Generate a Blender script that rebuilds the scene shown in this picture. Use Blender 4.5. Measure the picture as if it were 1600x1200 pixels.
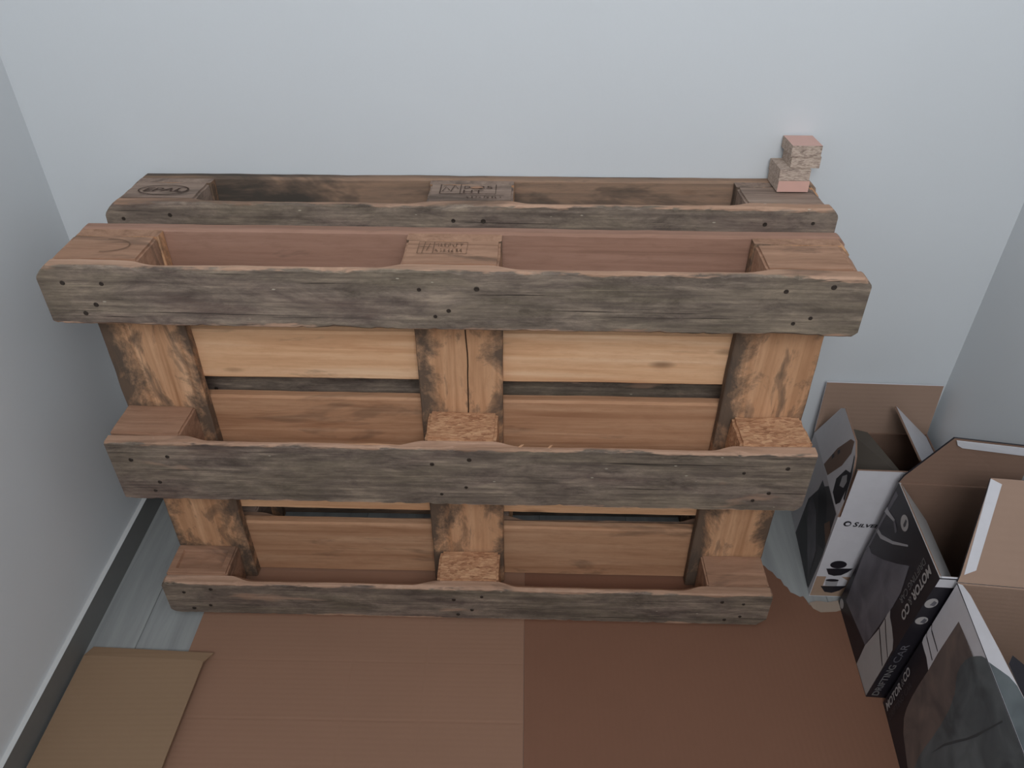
import bpy, bmesh, math, random
from mathutils import Vector, Matrix, noise

for o in list(bpy.data.objects):
    bpy.data.objects.remove(o, do_unlink=True)
scene = bpy.context.scene
COL = scene.collection
random.seed(7)

# ------------------------------------------------------------------ camera, world, light, exposure
def rotm(axis, a): return Matrix.Rotation(a, 4, axis)
cam_data = bpy.data.cameras.new('camera')
cam_data.sensor_width = 36.0
cam_data.lens = 36.0 * 1228.4 / 1600.0
cam_data.clip_start = 0.02
cam = bpy.data.objects.new('camera', cam_data); COL.objects.link(cam)
cam.matrix_world = (Matrix.Translation((0.049, -1.3316, 1.3533)) @ rotm('Z', 0.0165)
                    @ rotm('X', math.pi/2 - 0.6542) @ rotm('Z', 0.0024))
scene.camera = cam

world = bpy.data.worlds.new('world'); scene.world = world
world.use_nodes = True
bg = world.node_tree.nodes['Background']
bg.inputs['Color'].default_value = (0.70, 0.80, 1.0, 1); bg.inputs['Strength'].default_value = 1.0

def area_light(name, loc, target, sx, sy, power, color):
    d = bpy.data.lights.new(name, 'AREA'); d.shape = 'RECTANGLE'
    d.size = sx; d.size_y = sy;  d.energy = power; d.color = color
    o = bpy.data.objects.new(name, d); COL.objects.link(o)
    o.location = loc
    o.rotation_euler = (Vector(target) - Vector(loc)).to_track_quat('-Z', 'Y').to_euler()
    return o
# daylight entering by the high window in the wall behind the photographer
WIN = dict(x0=-0.35, x1=0.75, z0=1.72, z1=2.52)
area_light('window_daylight', (0.20, -2.17, 2.12), (0.22, 0, 1.20), 1.00, 0.72, 28.5, (0.94, 0.97, 1.0))

vs = scene.view_settings
vs.view_transform = 'Standard'; vs.look = 'None'; vs.gamma = 1.0; vs.use_curve_mapping = False
vs.exposure = 0.0

# ------------------------------------------------------------------ materials
def srgb(r, g, b):
    def f(c):
        c /= 255.0
        return c/12.92 if c <= 0.04045 else ((c+0.055)/1.055)**2.4
    return (f(r), f(g), f(b), 1.0)

class NT:
    """small node-tree helper"""
    def __init__(self, name):
        self.m = bpy.data.materials.new(name); self.m.use_nodes = True
        self.t = self.m.node_tree; self.t.nodes.clear()
        self.out = self.t.nodes.new('ShaderNodeOutputMaterial')
        self.p = self.t.nodes.new('ShaderNodeBsdfPrincipled')
        self.t.links.new(self.p.outputs[0], self.out.inputs[0])
    def n(self, typ, **kw):
        nd = self.t.nodes.new(typ)
        for k, v in kw.items():
            if hasattr(nd, k) and not k.startswith('i_'): setattr(nd, k, v)
        return nd
    def link(self, a, b): self.t.links.new(a, b)
    def set(self, nd, sock, v):
        if hasattr(v, 'is_linked') or hasattr(v, 'links'): self.link(v, nd.inputs[sock])
        else: nd.inputs[sock].default_value = v
    def math(self, op, a, b=0.0, c=None, clamp=False):
        nd = self.t.nodes.new('ShaderNodeMath'); nd.operation = op; nd.use_clamp = clamp
        self.set(nd, 0, a); self.set(nd, 1, b)
        if c is not None: self.set(nd, 2, c)
        return nd.outputs[0]
    def mix(self, fac, a, b, mode='MIX'):
        nd = self.t.nodes.new('ShaderNodeMix'); nd.data_type = 'RGBA'; nd.blend_type = mode
        self.set(nd, 0, fac); self.set(nd, 6, a); self.set(nd, 7, b)
        return nd.outputs[2]
    def ramp(self, fac, stops):
        nd = self.t.nodes.new('ShaderNodeValToRGB')
        cr = nd.color_ramp
        while len(cr.elements) < len(stops): cr.elements.new(0.5)
        for e, (pos, c) in zip(cr.elements, stops):
            e.position = pos; e.color = c if not isinstance(c, (int, float)) else (c, c, c, 1)
        self.link(fac, nd.inputs[0])
        return nd.outputs[0]
    def noise(self, vec, scale=1.0, detail=3.0, rough=0.55, dist=0.0):
        nd = self.t.nodes.new('ShaderNodeTexNoise')
        self.link(vec, nd.inputs['Vector'])
        nd.inputs['Scale'].default_value = scale; nd.inputs['Detail'].default_value = detail
        nd.inputs['Roughness'].default_value = rough; nd.inputs['Distortion'].default_value = dist
        return nd.outputs[0]
    def scaled(self, vec, s):
        nd = self.t.nodes.new('ShaderNodeVectorMath'); nd.operation = 'MULTIPLY'
        self.link(vec, nd.inputs[0]); nd.inputs[1].default_value = s
        return nd.outputs[0]
    def objcoord(self, randomise=True):
        tc = self.t.nodes.new('ShaderNodeTexCoord')
        v = tc.outputs['Object']
        if not randomise: return v, v
        oi = self.t.nodes.new('ShaderNodeObjectInfo')
        a = self.t.nodes.new('ShaderNodeVectorMath'); a.operation = 'SCALE'
        a.inputs[0].default_value = (37.3, 23.1, 51.7); self.link(oi.outputs['Random'], a.inputs['Scale'])
        b = self.t.nodes.new('ShaderNodeVectorMath'); b.operation = 'ADD'
        self.link(v, b.inputs[0]); self.link(a.outputs[0], b.inputs[1])
        return v, b.outputs[0]
    def bump(self, h, strength=0.2, dist=0.002):
        nd = self.t.nodes.new('ShaderNodeBump')
        nd.inputs['Strength'].default_value = strength; nd.inputs['Distance'].default_value = dist
        self.link(h, nd.inputs['Height']); self.link(nd.outputs[0], self.p.inputs['Normal'])

def plain(name, col, rough=0.6, spec=0.3, metal=0.0):
    t = NT(name)
    _, v = t.objcoord()
    nz = t.noise(v, 60.0, 2.0)
    c2 = tuple(x*0.90 for x in col[:3]) + (1,)
    t.link(t.mix(nz, col, c2), t.p.inputs['Base Color'])
    t.p.inputs['Roughness'].default_value = rough
    t.p.inputs['Specular IOR Level'].default_value = spec
    t.p.inputs['Metallic'].default_value = metal
    return t.m

def wood(name, light, dark, deep, stain_amt=0.3, stain_col=srgb(70, 62, 56), weather=None, weather_edge=None, rough=0.8,
         knots=True, stain_scale=(2.2, 9.0, 9.0), edge_stain=None):
    """sawn softwood: grain runs along the board's local X.  weather = colours of the outer weathered skin,
    which covers the outward (-Y) side and is worn off along the arrises"""
    t = NT(name)
    loc, v = t.objcoord()
    g1 = t.noise(t.scaled(v, (2.0, 46.0, 46.0)), 1.0, 4.0, 0.6, 0.6)
    g2 = t.noise(t.scaled(v, (5.0, 170.0, 170.0)), 1.0, 3.0, 0.6)
    g3 = t.noise(t.scaled(v, (1.3, 9.0, 9.0)), 1.0, 3.0, 0.5, 1.2)
    col = t.ramp(g1, [(0.30, deep), (0.46, dark), (0.66, light)])
    col = t.mix(t.math('MULTIPLY', t.ramp(g2, [(0.35, 1), (0.6, 0)]), 0.30), col, deep)
    col = t.mix(t.ramp(g3, [(0.38, 0.55), (0.62, 0.0)]), col, dark)
    g4 = t.noise(t.scaled(v, (26.0, 120.0, 120.0)), 1.0, 4.0, 0.7)
    col = t.mix(t.math('MULTIPLY', t.ramp(g4, [(0.34, 1), (0.52, 0)]), 0.28), col, deep)
    if knots:
        vo = t.t.nodes.new('ShaderNodeTexVoronoi'); vo.inputs['Scale'].default_value = 1.0
        t.link(t.scaled(v, (4.2, 13.0, 13.0)), vo.inputs['Vector'])
        k = t.ramp(vo.outputs['Distance'], [(0.0, 1.0), (0.05, 0.7), (0.12, 0.0)])
        col = t.mix(t.math('MULTIPLY', k, 0.75), col, srgb(84, 52, 34))
    st = t.noise(t.scaled(v, stain_scale), 1.0, 5.0, 0.65, 0.8)
    a = 0.62 - 0.22*stain_amt
    stm = t.ramp(st, [(a, 0.0), (a+0.05, 0.45), (a+0.16, 0.9)])
    col = t.mix(t.math('MULTIPLY', stm, min(1.0, 0.5+stain_amt)), col, stain_col)
    if edge_stain:      # mould creeping in from the long edges in patches
        se = t.t.nodes.new('ShaderNodeSeparateXYZ'); t.link(loc, se.inputs[0])
        zz_ = t.math('MULTIPLY', t.math('ABSOLUTE', t.math('SUBTRACT', se.outputs['Z'], -0.012)), 1.0/edge_stain)
        en_ = t.noise(t.scaled(v, (7.0, 9.0, 9.0)), 1.0, 7.0, 0.72, 0.4)
        es = t.ramp(t.math('ADD', zz_, t.math('MULTIPLY', t.math('SUBTRACT', en_, 0.5), 3.4)), [(0.52, 0.0), (0.72, 0.45), (1.10, 0.90)])
        col = t.mix(es, col, stain_col)
    if weather:
        sep = t.t.nodes.new('ShaderNodeSeparateXYZ'); t.link(loc, sep.inputs[0])
        w1, w2, w3 = weather
        half_t, half_w = weather_edge
        wn = t.noise(t.scaled(v, (9.0, 30.0, 30.0)), 1.0, 9.0, 0.78, 0.3)
        wn1 = t.noise(t.scaled(v, (3.0, 14.0, 14.0)), 1.0, 4.0, 0.6, 0.8)
        wn2 = t.noise(t.scaled(v, (5.0, 120.0, 120.0)), 1.0, 5.0, 0.7)
        wn3 = t.noise(t.scaled(v, (3.4, 230.0, 230.0)), 1.0, 3.0, 0.6, 0.2)
        wc = t.ramp(wn, [(0.34, w2), (0.50, w1), (0.66, w3)])
        wc = t.mix(t.ramp(wn1, [(0.40, 0.0), (0.62, 0.40)]), wc, srgb(118, 108, 86))
        wc = t.mix(t.ramp(wn1, [(0.30, 0.60), (0.46, 0.0)]), wc, srgb(104, 84, 76))
        wc = t.mix(t.math('MULTIPLY', t.ramp(wn2, [(0.38, 1), (0.60, 0)]), 0.60), wc, w2)
        wc = t.mix(t.ramp(wn3, [(0.30, 0.85), (0.36, 0.0)]), wc, srgb(44, 38, 34))
        wc = t.mix(t.ramp(wn3, [(0.68, 0.0), (0.74, 0.55)]), wc, srgb(182, 164, 138))
        # distance from the outer face, and from the long arrises
        dy = t.math('ADD', sep.outputs['Y'], half_t)                       # 0 at the outer face
        face = t.ramp(t.math('MULTIPLY', dy, 100.0), [(0.25, 1.0), (0.7, 0.0)])
        az = t.math('SUBTRACT', half_w, t.math('ABSOLUTE', sep.outputs['Z']))   # 0 at the arris
        en = t.noise(t.scaled(v, (7.0, 40.0, 40.0)), 1.0, 4.0, 0.7)
        ed = t.math('ADD', t.math('MULTIPLY', az, 55.0), t.math('MULTIPLY', t.math('SUBTRACT', en, 0.5), 2.2))
        edge = t.ramp(ed, [(0.04, 0.05), (0.20, 1.0)])
        pn = t.noise(t.scaled(v, (4.0, 16.0, 16.0)), 1.0, 3.0, 0.6, 0.4)
        peel = t.ramp(pn, [(0.66, 1.0), (0.72, 0.40)])
        wm = t.math('MULTIPLY', t.math('MULTIPLY', face, edge), peel)
        col = t.mix(wm, col, wc)
        # flecks of paint and splinters
        fl = t.t.nodes.new('ShaderNodeTexVoronoi'); fl.inputs['Scale'].default_value = 1.0
        t.link(t.scaled(v, (16.0, 42.0, 42.0)), fl.inputs['Vector'])
        fm = t.ramp(fl.outputs['Distance'], [(0.0, 1.0), (0.035, 0.9), (0.05, 0.0)])
        col = t.mix(t.math('MULTIPLY', fm, 0.7), col, srgb(200, 190, 170))
    t.link(col, t.p.inputs['Base Color'])
    t.p.inputs['Roughness'].default_value = rough
    t.p.inputs['Specular IOR Level'].default_value = 0.2
    h = t.math('ADD', t.math('MULTIPLY', g1, 0.7), t.math('MULTIPLY', g2, 0.5))
    t.bump(h, 0.45, 0.0016)
    return t.m

WEATHER = (srgb(139, 123, 111), srgb(84, 73, 67), srgb(180, 160, 140))
BM = {}
def bottom_board_mat(width):
    k = round(width, 4)
    if k not in BM:
        BM[k] = wood('weathered_board_wood', srgb(204, 168, 144), srgb(178, 142, 118), srgb(140, 110, 90), 0.30,
                     weather=WEATHER, weather_edge=(0.011, width/2))
    return BM[k]
M_DECK = wood('deck_board_wood', srgb(214, 172, 138), srgb(194, 148, 114), srgb(160, 114, 84), 0.2)
M_DECK_PALE = wood('pale_deck_board_wood', srgb(246, 206, 168), srgb(234, 186, 144), srgb(206, 152, 112), 0.08)
M_DECK_TOP = wood('pinkish_deck_board_wood', srgb(172, 136, 118), srgb(158, 122, 104), srgb(132, 100, 84), 0.12, knots=False)
M_DECK2 = wood('grey_deck_board_wood', srgb(176, 142, 116), srgb(150, 122, 102), srgb(104, 92, 82), 0.75, stain_col=srgb(64, 62, 58))
M_STRINGER = wood('stained_stringer_wood', srgb(226, 180, 142), srgb(206, 158, 120), srgb(170, 124, 90), 0.40,
                  stain_col=srgb(88, 77, 68), stain_scale=(7.0, 17.0, 17.0), knots=False, edge_stain=0.0725)
M_BLOCK = wood('block_wood', srgb(186, 146, 120), srgb(166, 128, 104), srgb(132, 100, 80), 0.35, knots=False)
M_BLOCK_GREY = wood('grey_block_wood', srgb(168, 146, 130), srgb(150, 128, 114), srgb(112, 96, 86), 0.35, knots=False)

def chip(name, c1, c2, c3, scale=90.0, bump=0.8):
    t = NT(name)
    _, v = t.objcoord()
    vo = t.t.nodes.new('ShaderNodeTexVoronoi'); vo.inputs['Scale'].default_value = scale
    t.link(t.scaled(v, (0.6, 1.4, 2.0)), vo.inputs['Vector'])
    n1 = t.noise(t.scaled(v, (60.0, 110.0, 110.0)), 1.0, 6.0, 0.75)
    n2 = t.noise(v, 22.0, 3.0, 0.6)
    sep = t.t.nodes.new('ShaderNodeSeparateColor'); t.link(vo.outputs['Color'], sep.inputs[0])
    col = t.ramp(t.math('ADD', t.math('MULTIPLY', sep.outputs[0], 0.35), t.math('MULTIPLY', n1, 0.65)), [(0.28, c3), (0.45, c2), (0.66, c1)])
    col = t.mix(t.math('MULTIPLY', n2, 0.5), col, c2)
    t.link(col, t.p.inputs['Base Color'])
    t.p.inputs['Roughness'].default_value = 0.85; t.p.inputs['Specular IOR Level'].default_value = 0.15
    t.bump(t.math('ADD', t.math('MULTIPLY', vo.outputs['Distance'], 0.4), n1), bump, 0.003)
    return t.m
M_CHIP = chip('pressed_chip_block', srgb(216, 172, 134), srgb(190, 142, 108), srgb(148, 104, 78), 190.0)
M_CHIPBOARD = chip('chipboard_core', srgb(204, 186, 170), srgb(176, 156, 142), srgb(128, 112, 102), 330.0, 0.3)
M_MELAMINE = plain('pink_melamine', srgb(216, 172, 158), 0.5)
M_NAIL = plain('rusty_nail_steel', srgb(66, 56, 49), 0.6, 0.4, 0.4)
M_STAMP = plain('stamp_ink', srgb(86, 70, 62), 0.8, 0.1)
M_STAMP_FAINT = plain('faint_stamp_ink', srgb(122, 96, 78), 0.8, 0.1)
M_CRACK = plain('dark_crack_wood', srgb(60, 44, 34), 0.9, 0.1)  # dark brown of the drying crack

def plaster(name, col):
    t = NT(name)
    tc = t.t.nodes.new('ShaderNodeTexCoord'); v = tc.outputs['Object']
    n1 = t.noise(v, 3.0, 3.0); n2 = t.noise(v, 140.0, 3.0, 0.6)
    c2 = tuple(x*0.94 for x in col[:3]) + (1,)
    t.link(t.mix(n1, col, c2), t.p.inputs['Base Color'])
    t.p.inputs['Roughness'].default_value = 0.75; t.p.inputs['Specular IOR Level'].default_value = 0.2
    t.bump(n2, 0.12, 0.001)
    return t.m
M_WALL = plaster('painted_plaster', srgb(218, 221, 223))
M_REAR = plaster('low_bounce_taupe', srgb(132, 124, 116))  # unseen rear wall, darkened to weaken the light bounced off it
M_CEIL = plaster('ceiling_paint', srgb(214, 216, 218))
M_BASE = plain('grey_baseboard', srgb(116, 116, 114), 0.45, 0.4)
M_BASE_LIT = plain('lit_baseboard_top', srgb(214, 214, 212), 0.45, 0.4)  # baseboard top made paler, the light falling on it put into the colour
M_GROUT = plain('grout', srgb(120, 122, 122), 0.9)

def tile_mat():
    t = NT('grey_plank_tile')
    _, v = t.objcoord()
    g = t.noise(t.scaled(v, (24.0, 2.0, 24.0)), 1.0, 5.0, 0.6, 0.4)
    g2 = t.noise(v, 9.0, 3.0)
    col = t.ramp(g, [(0.3, srgb(134, 136, 136)), (0.7, srgb(170, 172, 170))])
    col = t.mix(t.math('MULTIPLY', g2, 0.3), col, srgb(150, 150, 146))
    t.link(col, t.p.inputs['Base Color'])
    t.p.inputs['Roughness'].default_value = 0.45; t.p.inputs['Specular IOR Level'].default_value = 0.4
    t.bump(g, 0.1, 0.001)
    return t.m
M_TILE = tile_mat()

def cardboard(name, col, axis=0, flute=190.0, amt=0.10):
    t = NT(name)
    _, v = t.objcoord()
    n1 = t.noise(v, 7.0, 4.0, 0.6); n2 = t.noise(v, 130.0, 3.0, 0.7)
    wv = t.t.nodes.new('ShaderNodeTexWave'); wv.wave_type = 'BANDS'
    wv.bands_direction = 'XYZ'[axis]; wv.inputs['Scale'].default_value = flute/6.28
    wv.inputs['Distortion'].default_value = 0.6
    t.link(v, wv.inputs['Vector'])
    d = tuple(x*0.80 for x in col[:3]) + (1,)
    c = t.mix(t.math('MULTIPLY', n1, 0.6), col, d)
    c = t.mix(t.math('MULTIPLY', n2, 0.35), c, d)
    c = t.mix(t.math('MULTIPLY', wv.outputs[0], amt), c, d)
    t.link(c, t.p.inputs['Base Color'])
    t.p.inputs['Roughness'].default_value = 0.8; t.p.inputs['Specular IOR Level'].default_value = 0.2
    t.bump(t.math('ADD', wv.outputs[0], n1), 0.10, 0.001)
    return t.m
M_CB_TAN = cardboard('tan_cardboard', srgb(154, 118, 97), 1)
M_CB_RED = cardboard('reddish_brown_cardboard', srgb(132, 94, 75), 0, amt=0.05)
M_CB_SMALL = cardboard('yellowish_cardboard', srgb(154, 126, 100), 1)
M_CB_PALE = cardboard('pale_torn_paper', srgb(168, 150, 134), 0)
M_CB_IN = cardboard('brown_box_inside', srgb(168, 140, 122), 2)
M_CB_IN_RED = cardboard('reddish_box_inside', srgb(140, 112, 96), 2)
def photo(name, c1, c2):
    t = NT(name)
    _, v = t.objcoord()
    n = t.noise(v, 14.0, 3.0, 0.5, 0.6)
    t.link(t.ramp(n, [(0.34, c2), (0.64, c1)]), t.p.inputs['Base Color'])
    t.p.inputs['Roughness'].default_value = 0.5; t.p.inputs['Specular IOR Level'].default_value = 0.3
    return t.m
M_PWHITE = plain('white_print', srgb(214, 212, 216), 0.5)
M_PGREY = plain('grey_print', srgb(166, 165, 168), 0.5)
M_PBLACK = plain('black_print', srgb(40, 38, 44), 0.4, 0.4)
M_PDARK = plain('dark_grey_print', srgb(74, 72, 76), 0.45, 0.4)
M_PPHOTO = photo('grey_photo_print', srgb(116, 114, 120), srgb(90, 88, 95))
M_PBROWN = photo('brown_photo_print', srgb(122, 108, 101), srgb(92, 84, 82))
M_PTEAL = photo('slate_photo_print', srgb(106, 113, 115), srgb(76, 82, 85))
M_PTEALD = plain('dark_slate_photo_print', srgb(72, 77, 80), 0.5)
M_PLETTER = plain('silver_lettering', srgb(176, 172, 170), 0.5)
M_PLETTER2 = plain('dim_lettering', srgb(120, 118, 118), 0.5)
M_PWOOD = plain('tan_photo_print', srgb(176, 148, 126), 0.5)
M_PSHADED = plain('shaded_brown_card', srgb(78, 70, 62), 0.7)  # brown card darkened, the shade inside the box put into its colour
M_PRUST = plain('rust_photo_print', srgb(122, 98, 84), 0.5)

# ------------------------------------------------------------------ object helpers
def mesh_obj(name, verts, faces, mats, parent=None, idx=None, smooth=False):
    me = bpy.data.meshes.new(name)
    me.from_pydata([tuple(v) for v in verts], [], faces)
    if not isinstance(mats, (list, tuple)): mats = [mats]
    for m in mats: me.materials.append(m)
    if idx:
        for p, i in zip(me.polygons, idx): p.material_index = i
    if smooth:
        for p in me.polygons: p.use_smooth = True
    me.update()
    o = bpy.data.objects.new(name, me); COL.objects.link(o)
    if parent: o.parent = parent
    return o

def bm_obj(name, bm, mats, parent=None, smooth=False):
    me = bpy.data.meshes.new(name); bm.to_mesh(me); bm.free()
    if not isinstance(mats, (list, tuple)): mats = [mats]
    for m in mats: me.materials.append(m)
    if smooth:
        for p in me.polygons: p.use_smooth = True
    o = bpy.data.objects.new(name, me); COL.objects.link(o)
    if parent: o.parent = parent
    return o

def empty(name, loc, rot=(0, 0, 0)):
    o = bpy.data.objects.new(name, None); COL.objects.link(o)
    o.location = loc; o.rotation_euler = rot; o.empty_display_size = 0.05
    return o

def tag(o, label=None, category=None, group=None, kind=None):
    if label: o['label'] = label
    if category: o['category'] = category
    if group: o['group'] = group
    if kind: o['kind'] = kind
    return o

def box_mesh(name, lo, hi, mat, parent=None, bevel=0.0, loc=None):
    bm = bmesh.new()
    bmesh.ops.create_cube(bm, size=1.0)
    for v in bm.verts:
        v.co = Vector([lo[i] + (v.co[i]+0.5)*(hi[i]-lo[i]) for i in range(3)])
    if bevel: bmesh.ops.bevel(bm, geom=bm.edges[:], offset=bevel, segments=2, affect='EDGES', clamp_overlap=True)
    o = bm_obj(name, bm, mat, parent)
    if loc: o.location = loc
    return o

def prism(name, outline, z0, z1, mats, parent=None, zfun=None):
    """flat outline (x,y) raised from z0 to z1; mats[0] top, mats[-1] the rest"""
    n = len(outline)
    f = zfun or (lambda x, y: 0.0)
    v = [(x, y, z0+f(x, y)) for x, y in outline] + [(x, y, z1+f(x, y)) for x, y in outline]
    faces = [tuple(range(n, 2*n)), tuple(range(n-1, -1, -1))]
    idx = [0, 1]
    for i in range(n):
        faces.append((i, (i+1) % n, n+(i+1) % n, n+i)); idx.append(1)
    if not isinstance(mats, (list, tuple)): mats = [mats, mats]
    return mesh_obj(name, v, faces, mats, parent, idx)

def text_mesh(s, shear=0.0, bold=0.0):
    """lettering as a flat mesh, scaled to the unit square"""
    cu = bpy.data.curves.new('lettering', 'FONT'); cu.body = s; cu.shear = shear; cu.offset = bold
    cu.resolution_u = 3
    o = bpy.data.objects.new('lettering_tmp', cu); COL.objects.link(o)
    dg = bpy.context.evaluated_depsgraph_get(); dg.update()
    me = bpy.data.meshes.new_from_object(o.evaluated_get(dg))
    bpy.data.objects.remove(o, do_unlink=True); bpy.data.curves.remove(cu)
    xs = [v.co.x for v in me.vertices]; ys = [v.co.y for v in me.vertices]
    x0, x1, y0, y1 = min(xs), max(xs), min(ys), max(ys)
    vs_ = [((v.co.x-x0)/(x1-x0), (v.co.y-y0)/(y1-y0)) for v in me.vertices]
    fs = [tuple(p.vertices) for p in me.polygons]
    bpy.data.meshes.remove(me)
    return vs_, fs

# ------------------------------------------------------------------ the room
XL, XR, YB, YF, ZC, ZF = -0.8114, 0.9434, 0.0, -2.20, 2.60, -0.004
def struct(o): o['kind'] = 'structure'; return o
struct(box_mesh('wall_back', (XL-0.1, YB, ZF-0.1), (XR+0.1, YB+0.1, ZC), M_WALL))
struct(box_mesh('wall_left', (XL-0.1, YF, ZF-0.1), (XL, YB, ZC), M_WALL))
struct(box_mesh('ceiling', (XL-0.1, YF-0.1, ZC), (XR+0.1, YB+0.1, ZC+0.1), M_CEIL))
struct(box_mesh('wall_right', (XR, YF, ZF-0.1), (XR+0.1, YB, ZC), M_WALL))
# wall behind the photographer, with the window the daylight comes through
def rear_wall():
    bm = bmesh.new()
    for (x0, x1, z0, z1) in ((XL-0.1, WIN['x0'], ZF-0.1, ZC), (WIN['x1'], XR+0.1, ZF-0.1, ZC),
                             (WIN['x0'], WIN['x1'], ZF-0.1, WIN['z0']), (WIN['x0'], WIN['x1'], WIN['z1'], ZC)):
        r = bmesh.ops.create_cube(bm, size=1.0)
        for v in r['verts']:
            v.co = Vector((x0+(v.co.x+0.5)*(x1-x0), YF-0.1+(v.co.y+0.5)*0.1, z0+(v.co.z+0.5)*(z1-z0)))
    bmesh.ops.remove_doubles(bm, verts=bm.verts, dist=1e-5)
    return bm_obj('wall_rear', bm, M_REAR)
struct(rear_wall())
win = struct(empty('window_1', ((WIN['x0']+WIN['x1'])/2, YF-0.05, WIN['z0'])))
ww, wh = WIN['x1']-WIN['x0'], WIN['z1']-WIN['z0']
for nm, lo, hi in (('window_frame', (-ww/2, -0.03, 0), (-ww/2+0.05, 0.03, wh)), ('window_frame', (ww/2-0.05, -0.03, 0), (ww/2, 0.03, wh)),
                   ('window_frame', (-ww/2+0.05, -0.03, 0), (ww/2-0.05, 0.03, 0.05)), ('window_frame', (-ww/2+0.05, -0.03, wh-0.05), (ww/2-0.05, 0.03, wh)),
                   ('mullion', (-0.025, -0.025, 0.05), (0.025, 0.025, wh-0.05))):
    box_mesh(nm, lo, hi, M_CEIL, win)

# floor: grout bed with plank tiles laid along the room
floor = struct(box_mesh('floor', (XL-0.1, YF-0.1, ZF-0.1), (XR+0.1, YB+0.1, ZF-0.0015), M_GROUT))
TW, TL = 0.20, 0.90
tile_me = None
x = -0.9075
k = 0
while x < XR:
    y = YB + (0.30 if k % 2 else 0.12) - TL
    while y > YF - TL:
        lo = (max(x, XL)+0.0008, max(y, YF)+0.0008); hi = (min(x+TW, XR)-0.0008, min(y+TL, YB)-0.0008)
        if hi[0]-lo[0] > 0.01 and hi[1]-lo[1] > 0.01:
            cx, cy = (lo[0]+hi[0])/2, (lo[1]+hi[1])/2
            box_mesh('tile', (lo[0]-cx, lo[1]-cy, -0.008), (hi[0]-cx, hi[1]-cy, 0.0), M_TILE, floor, 0.0006, (cx, cy, ZF))
        y -= TL
    x += TW; k += 1

def baseboard(name, lo, hi, inner):
    o = struct(box_mesh(name, lo, hi, M_BASE))
    return o
BH = 0.062
bl = struct(box_mesh('baseboard_left', (XL, YF, ZF), (XL+0.010, YB, ZF+BH), [M_BASE, M_BASE_LIT]))
bk = struct(box_mesh('baseboard_back', (XL+0.010, YB-0.010, ZF), (XR-0.010, YB, ZF+BH), [M_BASE, M_BASE_LIT]))
br = struct(box_mesh('baseboard_right', (XR-0.010, YF, ZF), (XR, YB, ZF+BH), [M_BASE, M_BASE_LIT]))
for o in (bl, bk, br):
    for p in o.data.polygons:
        if p.normal.z > 0.9: p.material_index = 1

# ------------------------------------------------------------------ the two pallets
def nz(x, y, z=0.0): return noise.noise(Vector((x, y, z)))

def board_mesh(L, W, T, seed, pockets=(), cuts=(0, 0, 0, 0), wear=0.0012, chips=0.0, inner_chamfer=0.012, round_=0.0025):
    """a board along X, width along Z, thickness along Y (outer side is -Y).
    pockets: x ranges where the inner long arrises are planed off; cuts: corner cuts (x-,z+),(x+,z+),(x-,z-),(x+,z-)"""
    N = 150
    xs = [-L/2 + L*i/N for i in range(N+1)]
    for c, sgn in ((cuts[0], -1), (cuts[1], 1), (cuts[2], -1), (cuts[3], 1)):
        for q in (0.5, 1.0):
            if c: xs.append(sgn*(L/2-c*q))
    xs = sorted(set(round(x, 5) for x in xs))
    verts = []
    for x in xs:
        zt, zb = W/2, -W/2
        dl, dr = x+L/2, L/2-x
        cut = lambda c, d: (c*(1-d/c)**1.3 if c and d < c else 0.0)
        zt -= max(cut(cuts[0], dl), cut(cuts[1], dr)); zb += max(cut(cuts[2], dl), cut(cuts[3], dr))
        zt += wear*nz(x*6, seed, 1) + 0.4*wear*nz(x*25, seed, 2)
        zb += wear*nz(x*6, seed, 3) + 0.4*wear*nz(x*25, seed, 4)
        ch = 0.0
        for a, b in pockets:
            e = 0.045
            w = min(max((x-a+e*0.3)/e, 0), 1) * min(max((b+e*0.3-x)/e, 0), 1)
            w = w*w*(3-2*w); ch = max(ch, w)
        rt = round_ + chips*(max(0, nz(x*9, seed, 7)-0.15)*0.016 + max(0, nz(x*37, seed, 9)-0.1)*0.008 + max(0, nz(x*90, seed, 19))*0.004)
        rb = round_ + chips*(max(0, nz(x*9, seed, 11)-0.2)*0.008 + max(0, nz(x*60, seed, 12))*0.005)
        ic = round_ + inner_chamfer*ch
        yo, yi = -T/2, T/2
        verts += [(x, yo, zb+rb), (x, yo, zt-rt), (x, yo+min(rt, T*0.6), zt), (x, yi-min(ic, T*0.7), zt), (x, yi, zt-ic),
                  (x, yi, zb+ic), (x, yi-min(ic, T*0.7), zb), (x, yo+min(rb, T*0.6), zb)]
    n = len(xs); faces = []
    for i in range(n-1):
        for j in range(8):
            a, b = i*8+j, i*8+(j+1) % 8
            faces.append((a, a+8, b+8, b))
    faces.append(tuple(range(8))); faces.append(tuple((n-1)*8 + j for j in reversed(range(8))))
    # rough-sawn ends
    out = []
    for i, v in enumerate(verts):
        r = i // 8
        if r in (0, n-1): v = (v[0] + 0.0018*nz(v[1]*150, v[2]*60, seed)*1.0, v[1], v[2])
        out.append(v)
    return out, faces

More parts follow.
